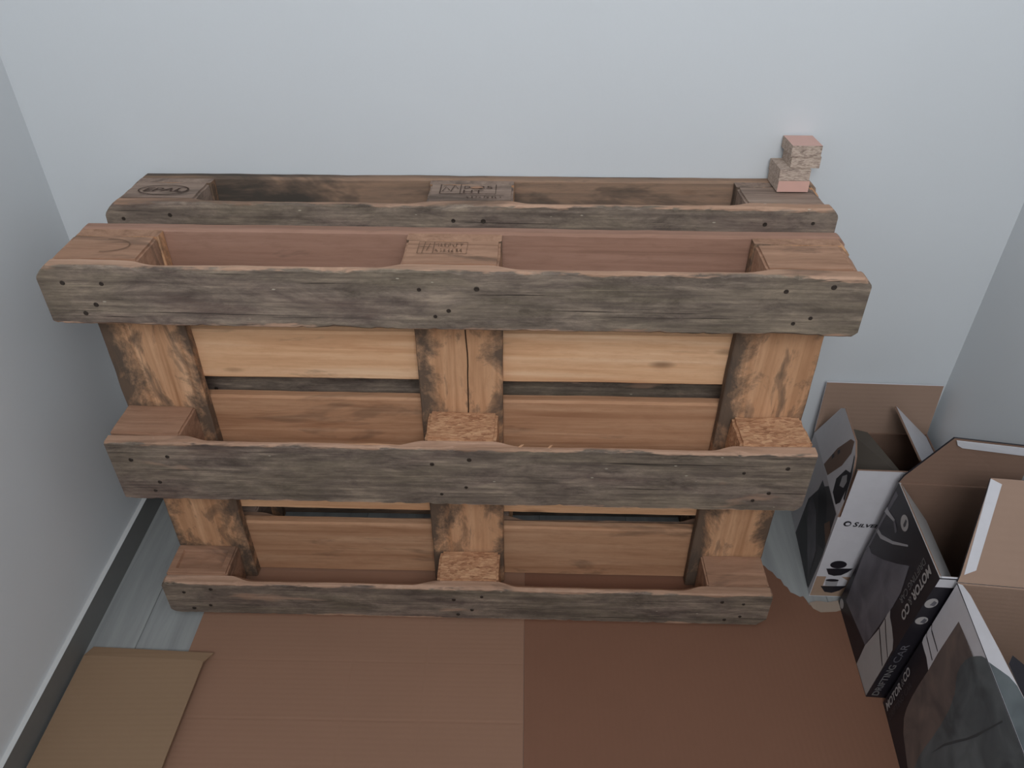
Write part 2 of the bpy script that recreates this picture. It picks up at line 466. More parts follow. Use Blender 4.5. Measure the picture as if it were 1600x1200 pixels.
def block_mesh(sx, sy, sz, seed, rough=0.0012, bevel=0.004, recess=False, cut=None):
    bm = bmesh.new(); bmesh.ops.create_cube(bm, size=1.0)
    for v in bm.verts: v.co = Vector((v.co.x*sx, v.co.y*sy, v.co.z*sz))
    if cut:   # outer corner sawn off: cut = (sign_x, sign_z, size)
        es = [e for e in bm.edges if all(v.co.x*cut[0] > 0 and v.co.z*cut[1] > 0 for v in e.verts)]
        bmesh.ops.bevel(bm, geom=es, offset=cut[2], segments=1, affect='EDGES')
    bmesh.ops.bevel(bm, geom=[e for e in bm.edges if e.calc_face_angle(0) > 0.3], offset=bevel, segments=2, affect='EDGES')
    if recess:
        top = max(bm.faces, key=lambda f: f.calc_center_median().z*f.calc_area())
        bmesh.ops.inset_region(bm, faces=[top], thickness=0.016)
        for v in top.verts: v.co.z -= 0.0001
        bmesh.ops.inset_region(bm, faces=[top], thickness=0.003)
        for v in top.verts: v.co.z -= 0.006
    bmesh.ops.subdivide_edges(bm, edges=[e for e in bm.edges if e.calc_length() > 0.04], cuts=3, use_grid_fill=True)
    for v in bm.verts:
        v.co += Vector((nz(v.co.y*40, v.co.z*40, seed), nz(v.co.x*40, v.co.z*40, seed+3), nz(v.co.x*40, v.co.y*40, seed+5)))*rough
    return bm

def disc(name, r, h, mat, parent, loc, seg=9):
    """a nail head lying in the outer (-Y) face"""
    v = [(r*math.cos(2*math.pi*i/seg), 0, r*math.sin(2*math.pi*i/seg)) for i in range(seg)]
    v += [(a*0.8, -h, c*0.8) for a, b, c in v] + [(0, -h*0.6, 0)]
    f = [(i, (i+1) % seg, seg+(i+1) % seg, seg+i) for i in range(seg)] + [(seg+i, seg+(i+1) % seg, 2*seg) for i in range(seg)]
    o = mesh_obj(name, v, f, mat, parent); o.location = loc
    return o

def stroke(pts, w):
    """closed or open polyline as a flat ribbon in (a,b)"""
    v, f = [], []
    n = len(pts)
    for i, p in enumerate(pts):
        a = Vector(pts[max(i-1, 0)]); b = Vector(pts[min(i+1, n-1)])
        d = (b-a); d = d.normalized() if d.length else Vector((1, 0)); nrm = Vector((-d.y, d.x))*w/2
        v += [Vector(p)+nrm, Vector(p)-nrm]
    for i in range(n-1): f.append((2*i, 2*i+1, 2*i+3, 2*i+2))
    return v, f

def stamp(block, top_z, items, mat, name='stamp'):
    """ink on the upper (local +Z) side of a block; items: (verts, faces) in (x, y)"""
    V, F = [], []
    for v, f in items:
        o = len(V)
        V += [(p[0], p[1], top_z) for p in v]; F += [tuple(i+o for i in q) for q in f]
    return mesh_obj(name, V, F, mat, block)

def place_text(s, x, y, w, h, shear=0.0, bold=0.0):
    v, f = text_mesh(s, shear, bold)
    return [(x+a*w, y+b*h) for a, b in v], f

def worn_marks(x, y, w, h, n, seed):
    """a line of branded characters worn past reading"""
    r = random.Random(seed); out = []
    for i in range(n):
        a = x + w*i/n; b = w/n*0.7
        for _ in range(2):
            out.append(stroke([(a+r.uniform(0, b), y+r.uniform(0, h)), (a+r.uniform(0, b), y+r.uniform(0, h)), (a+r.uniform(0, b), y+r.uniform(0, h))], 0.0012))
    return out

def ellipse(cx, cy, rx, ry, n=28, a0=0.0, a1=2*math.pi):
    return [(cx+rx*math.cos(a0+(a1-a0)*i/n), cy+ry*math.sin(a0+(a1-a0)*i/n)) for i in range(n+1)]

DECK = ((0.0725, 0.145), (0.2363, 0.100), (0.40, 0.145), (0.5637, 0.100), (0.7275, 0.145))   # centre and width along the height
STR = (0.0725, 0.60, 1.1275)
def make_pallet(loc, rot, label, back):
    root = empty('pallet', loc, rot)
    tag(root, label, 'pallet', 'pallets leaning on the back wall')
    sd = 100 if back else 10
    mk = (lambda n_, v, f, m, p: mesh_obj(n_, v, f, m, p))
    pockets = ((-0.455, -0.0725), (0.0725, 0.455))
    # deck boards (towards the wall)
    for i, (c, w) in enumerate(DECK):
        v, f = board_mesh(1.2, w, 0.022, sd+i, wear=0.0016, cuts=((0.02, 0.012, 0, 0) if i == 4 else (0, 0, 0.012, 0.012) if i == 0 else (0,)*4),
                          round_=0.004)
        o = mk('deck_board', v, f, M_DECK2 if back else (M_DECK, M_DECK_PALE, M_DECK, M_DECK_PALE, M_DECK_TOP)[i], root)
        o.location = (0, -0.011, c)
    # stringer boards
    for i, x in enumerate(STR):
        v, f = board_mesh(0.796, 0.145, 0.022, sd+20+i, cuts=((0, 0.018, 0, 0), (0,)*4, (0, 0, 0, 0.016))[i], wear=0.0022, round_=0.002)
        o = mesh_obj('stringer_board', v, f, [M_STRINGER, M_BLOCK_GREY if back else M_BLOCK], root, [0]*(len(f)-2)+[1, 1])
        o.location = (x-0.6, -0.033, 0.40); o.rotation_euler = (0, -math.pi/2, 0)
        if not back and i == 1:      # long drying crack down the middle board
            pts = [(0.31-0.40*q, -0.012+0.004*nz(q*5, 3.3)+0.0012*nz(q*30, 1.1)) for q in [j/30 for j in range(31)]]
            cv, cf = stroke(pts, 0.0022)
            mesh_obj('crack', [(a, -0.0114, b) for a, b in cv], cf, M_CRACK, o)
    # blocks
    rows = ((0.05, 0.100), (0.40, 0.135), (0.75, 0.100))
    for r, (zc, h) in enumerate(rows):
        for i, x in enumerate(STR):
            bw = 0.143 if r == 2 else 0.122
            dx = (0.0 if r == 2 else (-0.010 if i == 0 else 0.004 if i == 1 else 0.009))
            mat = M_BLOCK_GREY if back else (M_CHIP if (i == 1 and r < 2) or (i == 2 and r == 1) else M_BLOCK)
            cut = None
            if r == 2 and i != 1: cut = (-1 if i == 0 else 1, 1, 0.018)
            rough = 0.003 if mat is M_CHIP else 0.0016
            bm = block_mesh(bw, 0.078, h-0.002, sd+40+r*3+i, rough, 0.005 if mat is M_CHIP else 0.0035,
                            recess=(not back and r == 0 and i == 0), cut=cut)
            o = bm_obj('block', bm, mat, root)
            o.location = (x-0.6+dx, -0.083, zc)
            if r == 2:
                tz = (h-0.002)/2 + 0.0016
                if i == 0 and back:
                    items = [stroke(ellipse(0.008, -0.004, 0.042, 0.022), 0.0022)]
                    items.append(place_text('EPAL', -0.026, -0.011, 0.066, 0.016, 0.25, 0.01))
                    items.append(stroke(ellipse(0.040, -0.003, 0.008, 0.011, 16), 0.0016))
                    stamp(o, tz, items, M_STAMP)
                elif i == 0:
                    stamp(o, tz, [stroke(ellipse(0.008, 0.004, 0.036, 0.020, 20, -1.6, 1.7), 0.0016)], M_STAMP_FAINT)
                elif i == 1 and back:
                    x0, x1, y0, y1 = -0.052, 0.042, -0.010, 0.034
                    items = [stroke([(x0, y0), (x1, y0), (x1, y1)], 0.0016), stroke([(x0, y0), (x0, y1)], 0.0016), stroke([(-0.018, y0), (-0.018, y1)], 0.0014),
                             place_text('HT', -0.013, -0.006, 0.034, 0.014), place_text('25', 0.012, 0.014, 0.024, 0.013), place_text('D', -0.012, 0.014, 0.010, 0.013),
                             stroke([(-0.048, 0.002), (-0.043, 0.022), (-0.036, 0.006)], 0.0016), stroke([(-0.034, 0.0), (-0.029, 0.030), (-0.022, 0.012)], 0.0016),
                             stroke([(-0.048, 0.024), (-0.040, 0.031), (-0.026, 0.028)], 0.0014), stroke([(0.0, -0.018), (0.056, -0.016)], 0.0012)] + worn_marks(-0.006, -0.030, 0.060, 0.009, 9, 3)
                    stamp(o, tz, items, M_STAMP)
                    prism('bare_wood_chip', [(-0.002, 0.019), (0.006, 0.025), (0.014, 0.024), (0.020, 0.019), (0.010, 0.015), (0.002, 0.015)], tz, tz+0.0006, M_BLOCK, o)
                elif i == 1:
                    x0, x1, y0, y1 = -0.051, 0.022, -0.008, 0.029
                    items = [stroke([(x0, y0), (x1, y0), (x1, y1), (x0, y1), (x0, y0)], 0.0013), stroke([(-0.028, y0), (-0.028, y1)], 0.0013),
                             stroke([(-0.044, y0), (-0.042, y1)], 0.0013), stroke([(-0.038, 0.0), (-0.034, 0.024)], 0.0014), stroke([(-0.050, 0.014), (-0.030, 0.012)], 0.0013),
                             ] + worn_marks(-0.025, 0.013, 0.042, 0.012, 7, 5) + worn_marks(-0.025, -0.004, 0.042, 0.012, 7, 9)
                    stamp(o, tz, items, M_STAMP_FAINT)
    # bottom boards (outer, towards the room) with their nails
    spec = ((0.052, 0.094, (0.006, 0.004, 0.008, 0.018)), (0.3975, 0.134, (0, 0, 0.004, 0.012)), (0.75, 0.100, (0.020, 0.012, 0.004, 0.006)))
    for i, (c, w, cuts) in enumerate(spec):
        v, f = board_mesh(1.2, w, 0.022, sd+60+i, pockets, cuts, wear=0.0022, chips=1.0)
        o = mk('bottom_board', v, f, bottom_board_mat(w), root)
        o.location = (0, -0.133, c)
        rnd = random.Random(sd+i)
        for x in STR:
            for (ax, az) in ((-0.035, 0.2), (0.030, 0.27), (0.008, -0.18), (-0.02, -0.30)):
                nx = x-0.6 + ax + rnd.uniform(-0.012, 0.012); nzv = w*az + rnd.uniform(-0.006, 0.006)
                disc('nail', rnd.uniform(0.0032, 0.0046), 0.0012, M_NAIL, o, (nx, -0.0108, nzv))
    # splinters standing off the middle board's upper arris
    if not back:
        o = [c for c in root.children if c.name.startswith('bottom_board')][1]
        for (x, l, a, z) in ((-0.37, 0.20, 0.004, 0.0655), (-0.20, 0.11, -0.010, 0.067), (0.10, 0.012, 0.5, 0.0665), (0.15, 0.010, 0.7, 0.066)):
            mesh_obj('splinter', [(0, -0.0008, 0), (l*0.5, 0.0015, l*0.5*math.sin(a)+0.0016), (l, 0, l*math.sin(a)+0.001), (l*0.5, 0.0005, l*0.5*math.sin(a)-0.001), (l*0.4, -0.002, 0.0005)],
                     [(0, 3, 1), (1, 3, 2), (0, 4, 3), (3, 4, 2), (0, 1, 4), (1, 2, 4)], M_DECK, o).location = (x, -0.004, z)
    return root

make_pallet((-0.0418, -0.0507, 0.0), (-0.0621, 0, 0.0007), 'grey stamped wooden pallet at the back, resting against the wall', True)
make_pallet((-0.0572, -0.2153, 0.0), (-0.0100, 0, -0.0077), 'nearer wooden pallet with three weathered bottom boards facing the room', False)

# ------------------------------------------------------------------ chipboard offcuts on the back pallet
def offcut(x0, x1, y0, y1, k, label, faces_pink, yaw):
    th = 0.0188
    cx, cy = (x0+x1)/2, (y0+y1)/2
    base = 0.8*math.cos(0.0621) + 0.0038 - (cy+0.04)*0.062 + k*(th+0.0003)
    o = box_mesh('chipboard_offcut', (-(x1-x0)/2, -(y1-y0)/2, 0), ((x1-x0)/2, (y1-y0)/2, th), [M_CHIPBOARD, M_MELAMINE])
    for p in o.data.polygons:
        for ax in faces_pink:
            if p.normal.dot(Vector(ax)) > 0.9: p.material_index = 1
    o.location = (cx, cy, base); o.rotation_euler = (-0.0621, 0, yaw)
    tag(o, label, 'wood offcut', 'offcuts stacked on the back pallet')
offcut(0.474, 0.526, -0.074, -0.012, 0, 'lowest chipboard offcut with pink front end, lying on the back pallet', [(0, -1, 0)], 0.0)
offcut(0.473, 0.524, -0.072, -0.011, 1, 'second lowest chipboard offcut of the stack, raw speckled front', [(1, 0, 0)], 0.015)
offcut(0.492, 0.540, -0.063, -0.009, 2, 'third chipboard offcut up, shifted right directly under the topmost', [], -0.02)
offcut(0.488, 0.537, -0.064, -0.006, 3, 'topmost chipboard offcut of the stack with pink upper face', [(0, 0, 1), (1, 0, 0)], 0.0)

# ------------------------------------------------------------------ cardboard on the floor
def creased_sheet(name, x0, x1, y0, y1, ycreases, xcreases, mat, z0, th):
    xs = sorted(set([x0, x1] + [c for c in xcreases] + [c+d for c in xcreases for d in (-0.004, 0.004)] + [x0+(x1-x0)*i/12 for i in range(13)]))
    ys = sorted(set([y0, y1] + [c for c in ycreases] + [c+d for c in ycreases for d in (-0.004, 0.004)] + [y0+(y1-y0)*i/12 for i in range(13)]))
    V, F = [], []
    for y in ys:
        for x in xs:
            z = z0+th + 0.0007*nz(x*5, y*5, 2)
            if any(abs(y-c) < 1e-9 for c in ycreases) or any(abs(x-c) < 1e-9 for c in xcreases): z -= 0.0004
            ex = 0.0012*nz(y*14, 4.2) if x in (x0, x1) else 0
            V.append((x+ex, y, z))
    nx, ny = len(xs), len(ys)
    for j in range(ny-1):
        for i in range(nx-1): F.append((j*nx+i, j*nx+i+1, (j+1)*nx+i+1, (j+1)*nx+i))
    off = len(V)
    ring = [i for i in range(nx)] + [j*nx+nx-1 for j in range(1, ny)] + [(ny-1)*nx+i for i in range(nx-2, -1, -1)] + [j*nx for j in range(ny-2, 0, -1)]
    V += [(V[i][0], V[i][1], z0) for i in ring]
    m = len(ring)
    for k in range(m): F.append((ring[k], off+k, off+(k+1) % m, ring[(k+1) % m]))
    F.append(tuple(off+k for k in reversed(range(m))))
    return mesh_obj(name, V, F, mat)
o = creased_sheet('cardboard_sheet', -0.598, 0.0585, -1.15, -0.205, [-0.455, -0.575, -0.80], [-0.13, -0.27], M_CB_TAN, ZF, 0.0032)
tag(o, 'large tan cardboard sheet with fold lines on the floor before the pallet', 'cardboard')
right_outline = [(0.0590, -1.15), (0.935, -1.15), (0.935, -0.330), (0.76, -0.322), (0.715, -0.305), (0.690, -0.309), (0.664, -0.313), (0.650, -0.306), (0.647, -0.294),
                 (0.643, -0.284), (0.636, -0.286), (0.627, -0.279), (0.619, -0.2745), (0.616, -0.262), (0.610, -0.256), (0.607, -0.2413), (0.600, -0.237),
                 (0.594, -0.222), (0.586, -0.215), (0.581, -0.205), (0.570, -0.198), (0.30, -0.200), (0.0590, -0.203)]
o = prism('cardboard_sheet', right_outline, ZF, ZF+0.0032, M_CB_RED)
tag(o, 'reddish brown cardboard sheet with torn corner beside the printed boxes', 'cardboard')
prism('torn_layer', [(0.650, -0.301), (0.668, -0.296), (0.690, -0.299), (0.714, -0.294), (0.728, -0.312), (0.700, -0.322), (0.668, -0.324), (0.655, -0.315)], ZF+0.0033, ZF+0.0042, M_CB_PALE, o)

sm = empty('flattened_carton', (-0.67, -0.75, ZF))
tag(sm, 'small folded cardboard carton lying flat in the corner by the left baseboard', 'cardboard')
def smz(x, y): return 0.012 * min(max((x+0.79)/0.23, 0), 1.2)
top_outline = [(-0.796, -1.15), (-0.548, -1.15), (-0.553, -0.90), (-0.5575, -0.66), (-0.5535, -0.474), (-0.568, -0.470), (-0.795, -0.456)]
def rel(pts): return [(x+0.67, y+0.75) for x, y in pts]
prism('bottom_panel', rel([(-0.795, -1.15), (-0.56, -1.15), (-0.565, -0.47), (-0.792, -0.45)]), 0.0035, 0.0065, M_CB_SMALL, sm)
prism('top_panel', rel(top_outline), 0.0068, 0.0098, M_CB_SMALL, sm, lambda x, y: smz(x-0.67, y))
zz = lambda x, y: 0.0098 + smz(x, y)
fl = [(-0.795, -0.4555, zz(-0.795, 0)), (-0.5535, -0.4735, zz(-0.5535, 0)), (-0.541, -0.452, zz(-0.5535, 0)-0.0035), (-0.787, -0.434, 0.0052)]
mesh_obj('back_flap', [(x+0.67, y+0.75, z) for x, y, z in fl] + [(x+0.67, y+0.75, z-0.0025) for x, y, z in fl],
         [(0, 1, 2, 3), (7, 6, 5, 4), (0, 4, 5, 1), (1, 5, 6, 2), (2, 6, 7, 3), (3, 7, 4, 0)], M_CB_SMALL, sm)

# ------------------------------------------------------------------ the three printed boxes
class Carton:
    TH = 0.0035
    def __init__(self, name, label, FL, FR, BR, BL, up):
        self.c = dict(FL=Vector(FL), FR=Vector(FR), BR=Vector(BR), BL=Vector(BL)); self.up = Vector(up)
        base = sum(self.c.values(), Vector())/4
        self.root = empty(name, base); self.base = base
        tag(self.root, label, 'box', 'open cartons against the right wall')
    def top(self, k): return self.c[k] + self.up
    def slab(self, name, pts, inward, outer, inner, th=None, parent=None):
        """polygon pts is the outer side; thickness goes along inward"""
        th = th or self.TH
        d = Vector(inward).normalized()*th
        n = len(pts); b = self.base
        v = [Vector(p)-b for p in pts] + [Vector(p)-b+d for p in pts]
        f = [tuple(range(n)), tuple(range(2*n-1, n-1, -1))] + [((i+1) % n, i, n+i, n+(i+1) % n) for i in range(n)]
        o = mesh_obj(name, v, f, [outer, inner], parent or self.root, [0, 1] + ([0, 0, 1, 0] if name == 'side_panel' else [1]*n))
        bm = bmesh.new(); bm.from_mesh(o.data); bmesh.ops.recalc_face_normals(bm, faces=bm.faces); bm.to_mesh(o.data); bm.free()
        return o
    def body(self, outer, inner):
        """outer: dict side -> material"""
        cen = self.base
        self.sides = {}
        for s, (a, b) in dict(left=('BL', 'FL'), front=('FL', 'FR'), right=('FR', 'BR'), back=('BR', 'BL')).items():
            A, B = self.c[a], self.c[b]
            S = B-A; nrm = S.cross(self.up).normalized()
            e = S.normalized()*self.TH*1.02 if s in ('front', 'back') else Vector()
            self.sides[s] = self.slab('side_panel', [A+e, B-e, B-e+self.up, A+e+self.up], -nrm, outer[s], inner)
        lo = [self.c[k] for k in ('FL', 'FR', 'BR', 'BL')]
        cc = sum(lo, Vector())/4
        self.slab('bottom_panel', [p + (cc-p)*0.035 for p in lo], (0, 0, 1), inner, inner)
    def frame(self, side):
        a, b = dict(left=('BL', 'FL'), front=('FL', 'FR'))[side]
        A, B = self.c[a], self.c[b]
        return A, (B-A).normalized(), self.up.normalized()
    def decal(self, name, side, items, parent=None, frame=None, clamp=True):
        """flat print: items = (layer, material, points in metres along and up the side)"""
        A, s, u = frame or self.frame(side)
        n = s.cross(u).normalized()
        V, F, mats, idx = [], [], [], []
        for layer, m, pts in items:
            faces = None
            if isinstance(pts, tuple): pts, faces = pts
            o = len(V)
            for q in pts:
                V.append(A + s*q[0] + u*q[1] + n*(0.0003*layer) - self.base)
            if m not in mats: mats.append(m)
            for f in (faces or [tuple(range(len(pts)))]):
                F.append(tuple(i+o for i in f)); idx.append(mats.index(m))
        return mesh_obj(name, V, F, mats, parent or self.root, idx)
    def text(self, name, side, s, origin, length, height, way, mat, layer=3, shear=0.0, bold=0.0, parent=None):
        v, f = text_mesh(s, shear, bold)
        ox, oy = origin; pts = []
        for a, b in v:
            a *= length; b *= height
            if way == 'right': pts.append((ox+a, oy+b))
            elif way == 'up': pts.append((ox-b, oy+a))
            else: pts.append((ox+b, oy-a))
        return self.decal(name, side, [(layer, mat, (pts, f))], parent)

# ---- A: appliance carton in the corner
A = Carton('appliance_carton', 'tall white appliance box with open brown flaps in the corner behind the black box',
           (0.657, -0.280, ZF), (0.905, -0.288, ZF), (0.925, -0.033, ZF), (0.684, -0.030, ZF), (0, 0, 0.239))
A.body(dict(left=M_PWHITE, front=M_PWHITE, right=M_PWHITE, back=M_PWHITE), M_CB_IN_RED)
fl_, fr_, br_, bl_ = (A.top(k) for k in ('FL', 'FR', 'BR', 'BL'))
up = Vector((0, 0, 1))
def lerp(a, b, t): return a + (b-a)*t
A.slab('flap', [lerp(fl_, fr_, 0.02), lerp(fl_, fr_, 0.98), lerp(fl_, fr_, 0.98)+up*0.123, lerp(fl_, fr_, 0.02)+up*0.123], (0.03, 1, 0), M_PWHITE, M_CB_IN_RED)['label'] = 'white upright front flap'
A.slab('flap', [bl_, br_, br_+Vector((0.002, 0.014, 0.120)), bl_+Vector((0.001, 0.014, 0.124))], (0, 1, 0), M_CB_IN, M_PWHITE)['label'] = 'brown rear flap standing against the wall'
# left flap, upright, with sloped ends
lf_s = (fl_-bl_).normalized(); lf_u = Vector((0.16, 0, 1)).normalized()
lf_pts = [(0.002, 0), (0.249, 0), (0.243, 0.035), (0.222, 0.080), (0.196, 0.108), (0.168, 0.123), (0.070, 0.124), (0.055, 0.112)]
lf = A.slab('flap', [bl_+lf_s*a+lf_u*b for a, b in lf_pts], (1, 0.1, 0), M_PWHITE, M_CB_IN_RED)
lf['label'] = 'grey printed left flap'
# right flap folded half inwards, white outside up
ra, rb_ = br_+Vector((-0.006, 0, 0.002)), fr_+Vector((-0.006, 0, 0.002)); re_ = Vector((-0.090, 0.006, 0.086))
A.slab('flap', [lerp(ra, rb_, 0.05), lerp(ra, rb_, 0.95), lerp(ra, rb_, 0.72)+re_, lerp(ra, rb_, 0.08)+re_], (-0.7, 0, -0.7), M_PWHITE, M_CB_IN_RED)['label'] = 'white right flap bent inwards'
A.slab('inner_sheet', [(0.700, -0.110, 0.318), (0.744, -0.124, 0.316), (0.790, -0.255, 0.296), (0.700, -0.266, 0.205)], (0.3, 0, -1), M_PSHADED, M_PSHADED)
A.decal('printed_picture', 'left', [
    (1, M_PDARK, [(0.075, 0.0), (0.236, 0.004), (0.247, 0.12), (0.240, 0.235), (0.165, 0.237), (0.13, 0.20), (0.085, 0.12)]),
    (2, M_PBLACK, [(0.1212, 0.1833), (0.1273, 0.2172), (0.1684, 0.2176), (0.2242, 0.1691), (0.2385, 0.1318), (0.2076, 0.1121)]),
    (2, M_PBLACK, [(0.0828, 0.0129), (0.0903, 0.0833), (0.1371, 0.0729), (0.1746, 0.0332), (0.2323, 0.0024), (0.1666, 0.0026)]),
    (3, M_PPHOTO, [(0.0927, 0.1059), (0.1028, 0.1458), (0.1491, 0.1453), (0.2122, 0.0975), (0.219, 0.024), (0.17, 0.0486)]),
    (3, M_PRUST, [(0.205, 0.170), (0.245, 0.150), (0.246, 0.190), (0.225, 0.200)])])
lfr = (bl_, lf_s, lf_u)
A.decal('printed_picture', 'left', [
    (1, M_PRUST, [(0.105, 0.002), (0.140, 0.004), (0.170, 0.060), (0.178, 0.100), (0.166, 0.120), (0.150, 0.112), (0.122, 0.062)]),
    (1, M_PBLACK, [(0.190, 0.006), (0.176, 0.030), (0.190, 0.068), (0.212, 0.080), (0.226, 0.060), (0.232, 0.020), (0.222, 0.004)]),
    (2, M_PGREY, [(0.200, 0.034), (0.192, 0.052), (0.204, 0.068), (0.216, 0.060), (0.216, 0.044)]),
    (2, M_PBLACK, [(0.128, 0.060), (0.133, 0.070), (0.140, 0.066), (0.136, 0.057)]),
    (2, M_PBLACK, [(0.116, 0.038), (0.121, 0.048), (0.128, 0.044), (0.124, 0.034)]),
    (2, M_PBLACK, [(0.236, 0.035), (0.222, 0.060), (0.204, 0.090), (0.190, 0.108), (0.196, 0.107), (0.221, 0.079), (0.242, 0.035)])], parent=lf, frame=lfr)
A.decal('printed_picture', 'front', [
    (1, M_PWOOD, [(0.001, 0.064), (0.240, 0.068), (0.244, 0.004), (0.001, 0.002)]),
    (2, M_PBLACK, ellipse(0.0353, 0.1023, 0.0164, 0.0117, 20)[:-1]),
    (2, M_PBLACK, [(0.0143, 0.0891), (0.0672, 0.0924), (0.0589, 0.0799), (0.0485, 0.0701), (0.035, 0.0672), (0.0224, 0.0715)]),
    (2, M_PWHITE, [(0.0200, 0.0651), (0.0480, 0.0668), (0.0660, 0.0540), (0.0660, 0.0352), (0.0200, 0.0352)]),
    (3, M_PGREY, [(0.0212, 0.0551), (0.0467, 0.0568), (0.0479, 0.0362), (0.0243, 0.0367)]),
    (4, M_PBLACK, ellipse(0.0345, 0.0540, 0.0135, 0.0041, 18)[:-1]),
    (4, M_PBLACK, [(0.0158, 0.0341), (0.0672, 0.0375), (0.0567, 0.0222), (0.043, 0.0139), (0.028, 0.016)])])
A.decal('printed_emblem', 'front', [
    (2, M_PBLACK, ellipse(0.0222, 0.2223, 0.0074, 0.0074, 20)[:-1]),
    (3, M_PWHITE, ellipse(0.0229, 0.2220, 0.0045, 0.0040, 18)[:-1])])
A.text('lettering', 'front', 'S', (0.0335, 0.2150), 0.0098, 0.0130, 'right', M_PBLACK, 3, 0.2, 0.03)
A.text('lettering', 'front', 'ILVERCREST', (0.0442, 0.2142), 0.0900, 0.0096, 'right', M_PBLACK, 3, 0.2, 0.03)

# ---- B: black toy-car carton in the middle
B = Carton('toy_car_carton', 'black toy car box with grey picture, standing between the white box and the nearest box',
           (0.697, -0.511, -0.0006), (0.912, -0.524, -0.0006), (0.920, -0.307, -0.0006), (0.712, -0.297, -0.0006), (0.018, -0.006, 0.352))
B.body(dict(left=M_PBLACK, front=M_PBLACK, right=M_PBLACK, back=M_PBLACK), M_CB_IN_RED)
for side, m in (('left', M_PLETTER), ('front', M_PWHITE)):
    me = B.sides[side].data; me.materials.append(m); me.polygons[4].material_index = 2
fl_, fr_, br_, bl_ = (B.top(k) for k in ('FL', 'FR', 'BR', 'BL'))
bf = B.slab('flap', [bl_, br_, br_+Vector((-0.004, 0.004, 0.094)), bl_+Vector((0.066, 0.004, 0.104)), bl_+Vector((0.006, 0.001, 0.016))], (0, 1, 0), M_CB_IN_RED, M_PBLACK)
bf['label'] = 'brown rear flap with a white tuck edge'
B.slab('tuck_edge', [bl_+Vector((0.068, 0.0005, 0.1025)), bl_+Vector((0.073, 0.0002, 0.092)), bl_+Vector((0.083, 0, 0.086)), br_+Vector((-0.003, 0.0005, 0.076)), br_+Vector((-0.004, 0.0012, 0.0925))],
       (0, -1, 0), M_PWHITE, M_PWHITE, 0.0015, bf)
B.slab('slot', [bl_+Vector((0.086, 0.0005, 0.003)), bl_+Vector((0.110, 0.0005, 0.002)), bl_+Vector((0.110, 0.0005, 0.006)), bl_+Vector((0.086, 0.0005, 0.007))], (0, -1, 0), M_PGREY, M_PGREY, 0.001, bf)
B.slab('slot', [bl_+Vector((0.096, 0.0005, 0.007)), bl_+Vector((0.101, 0.0005, 0.007)), bl_+Vector((0.106, 0.0005, 0.018)), bl_+Vector((0.114, 0.0005, 0.024)), bl_+Vector((0.106, 0.0005, 0.024)), bl_+Vector((0.099, 0.0005, 0.018))],
       (0, -1, 0), M_PGREY, M_PGREY, 0.001, bf)
# left flap folded down into the box
e = Vector((0.064, -0.003, -0.072))
B.slab('flap', [lerp(bl_, fl_, 0.02)+Vector((0.003, 0, 0.001)), lerp(bl_, fl_, 0.98)+Vector((0.003, 0, 0.001)), lerp(bl_, fl_, 0.86)+e, lerp(bl_, fl_, 0.10)+e], (-0.7, 0, -0.5), M_PLETTER, M_CB_IN_RED, 0.003)['label'] = 'pale left flap folded into the box'
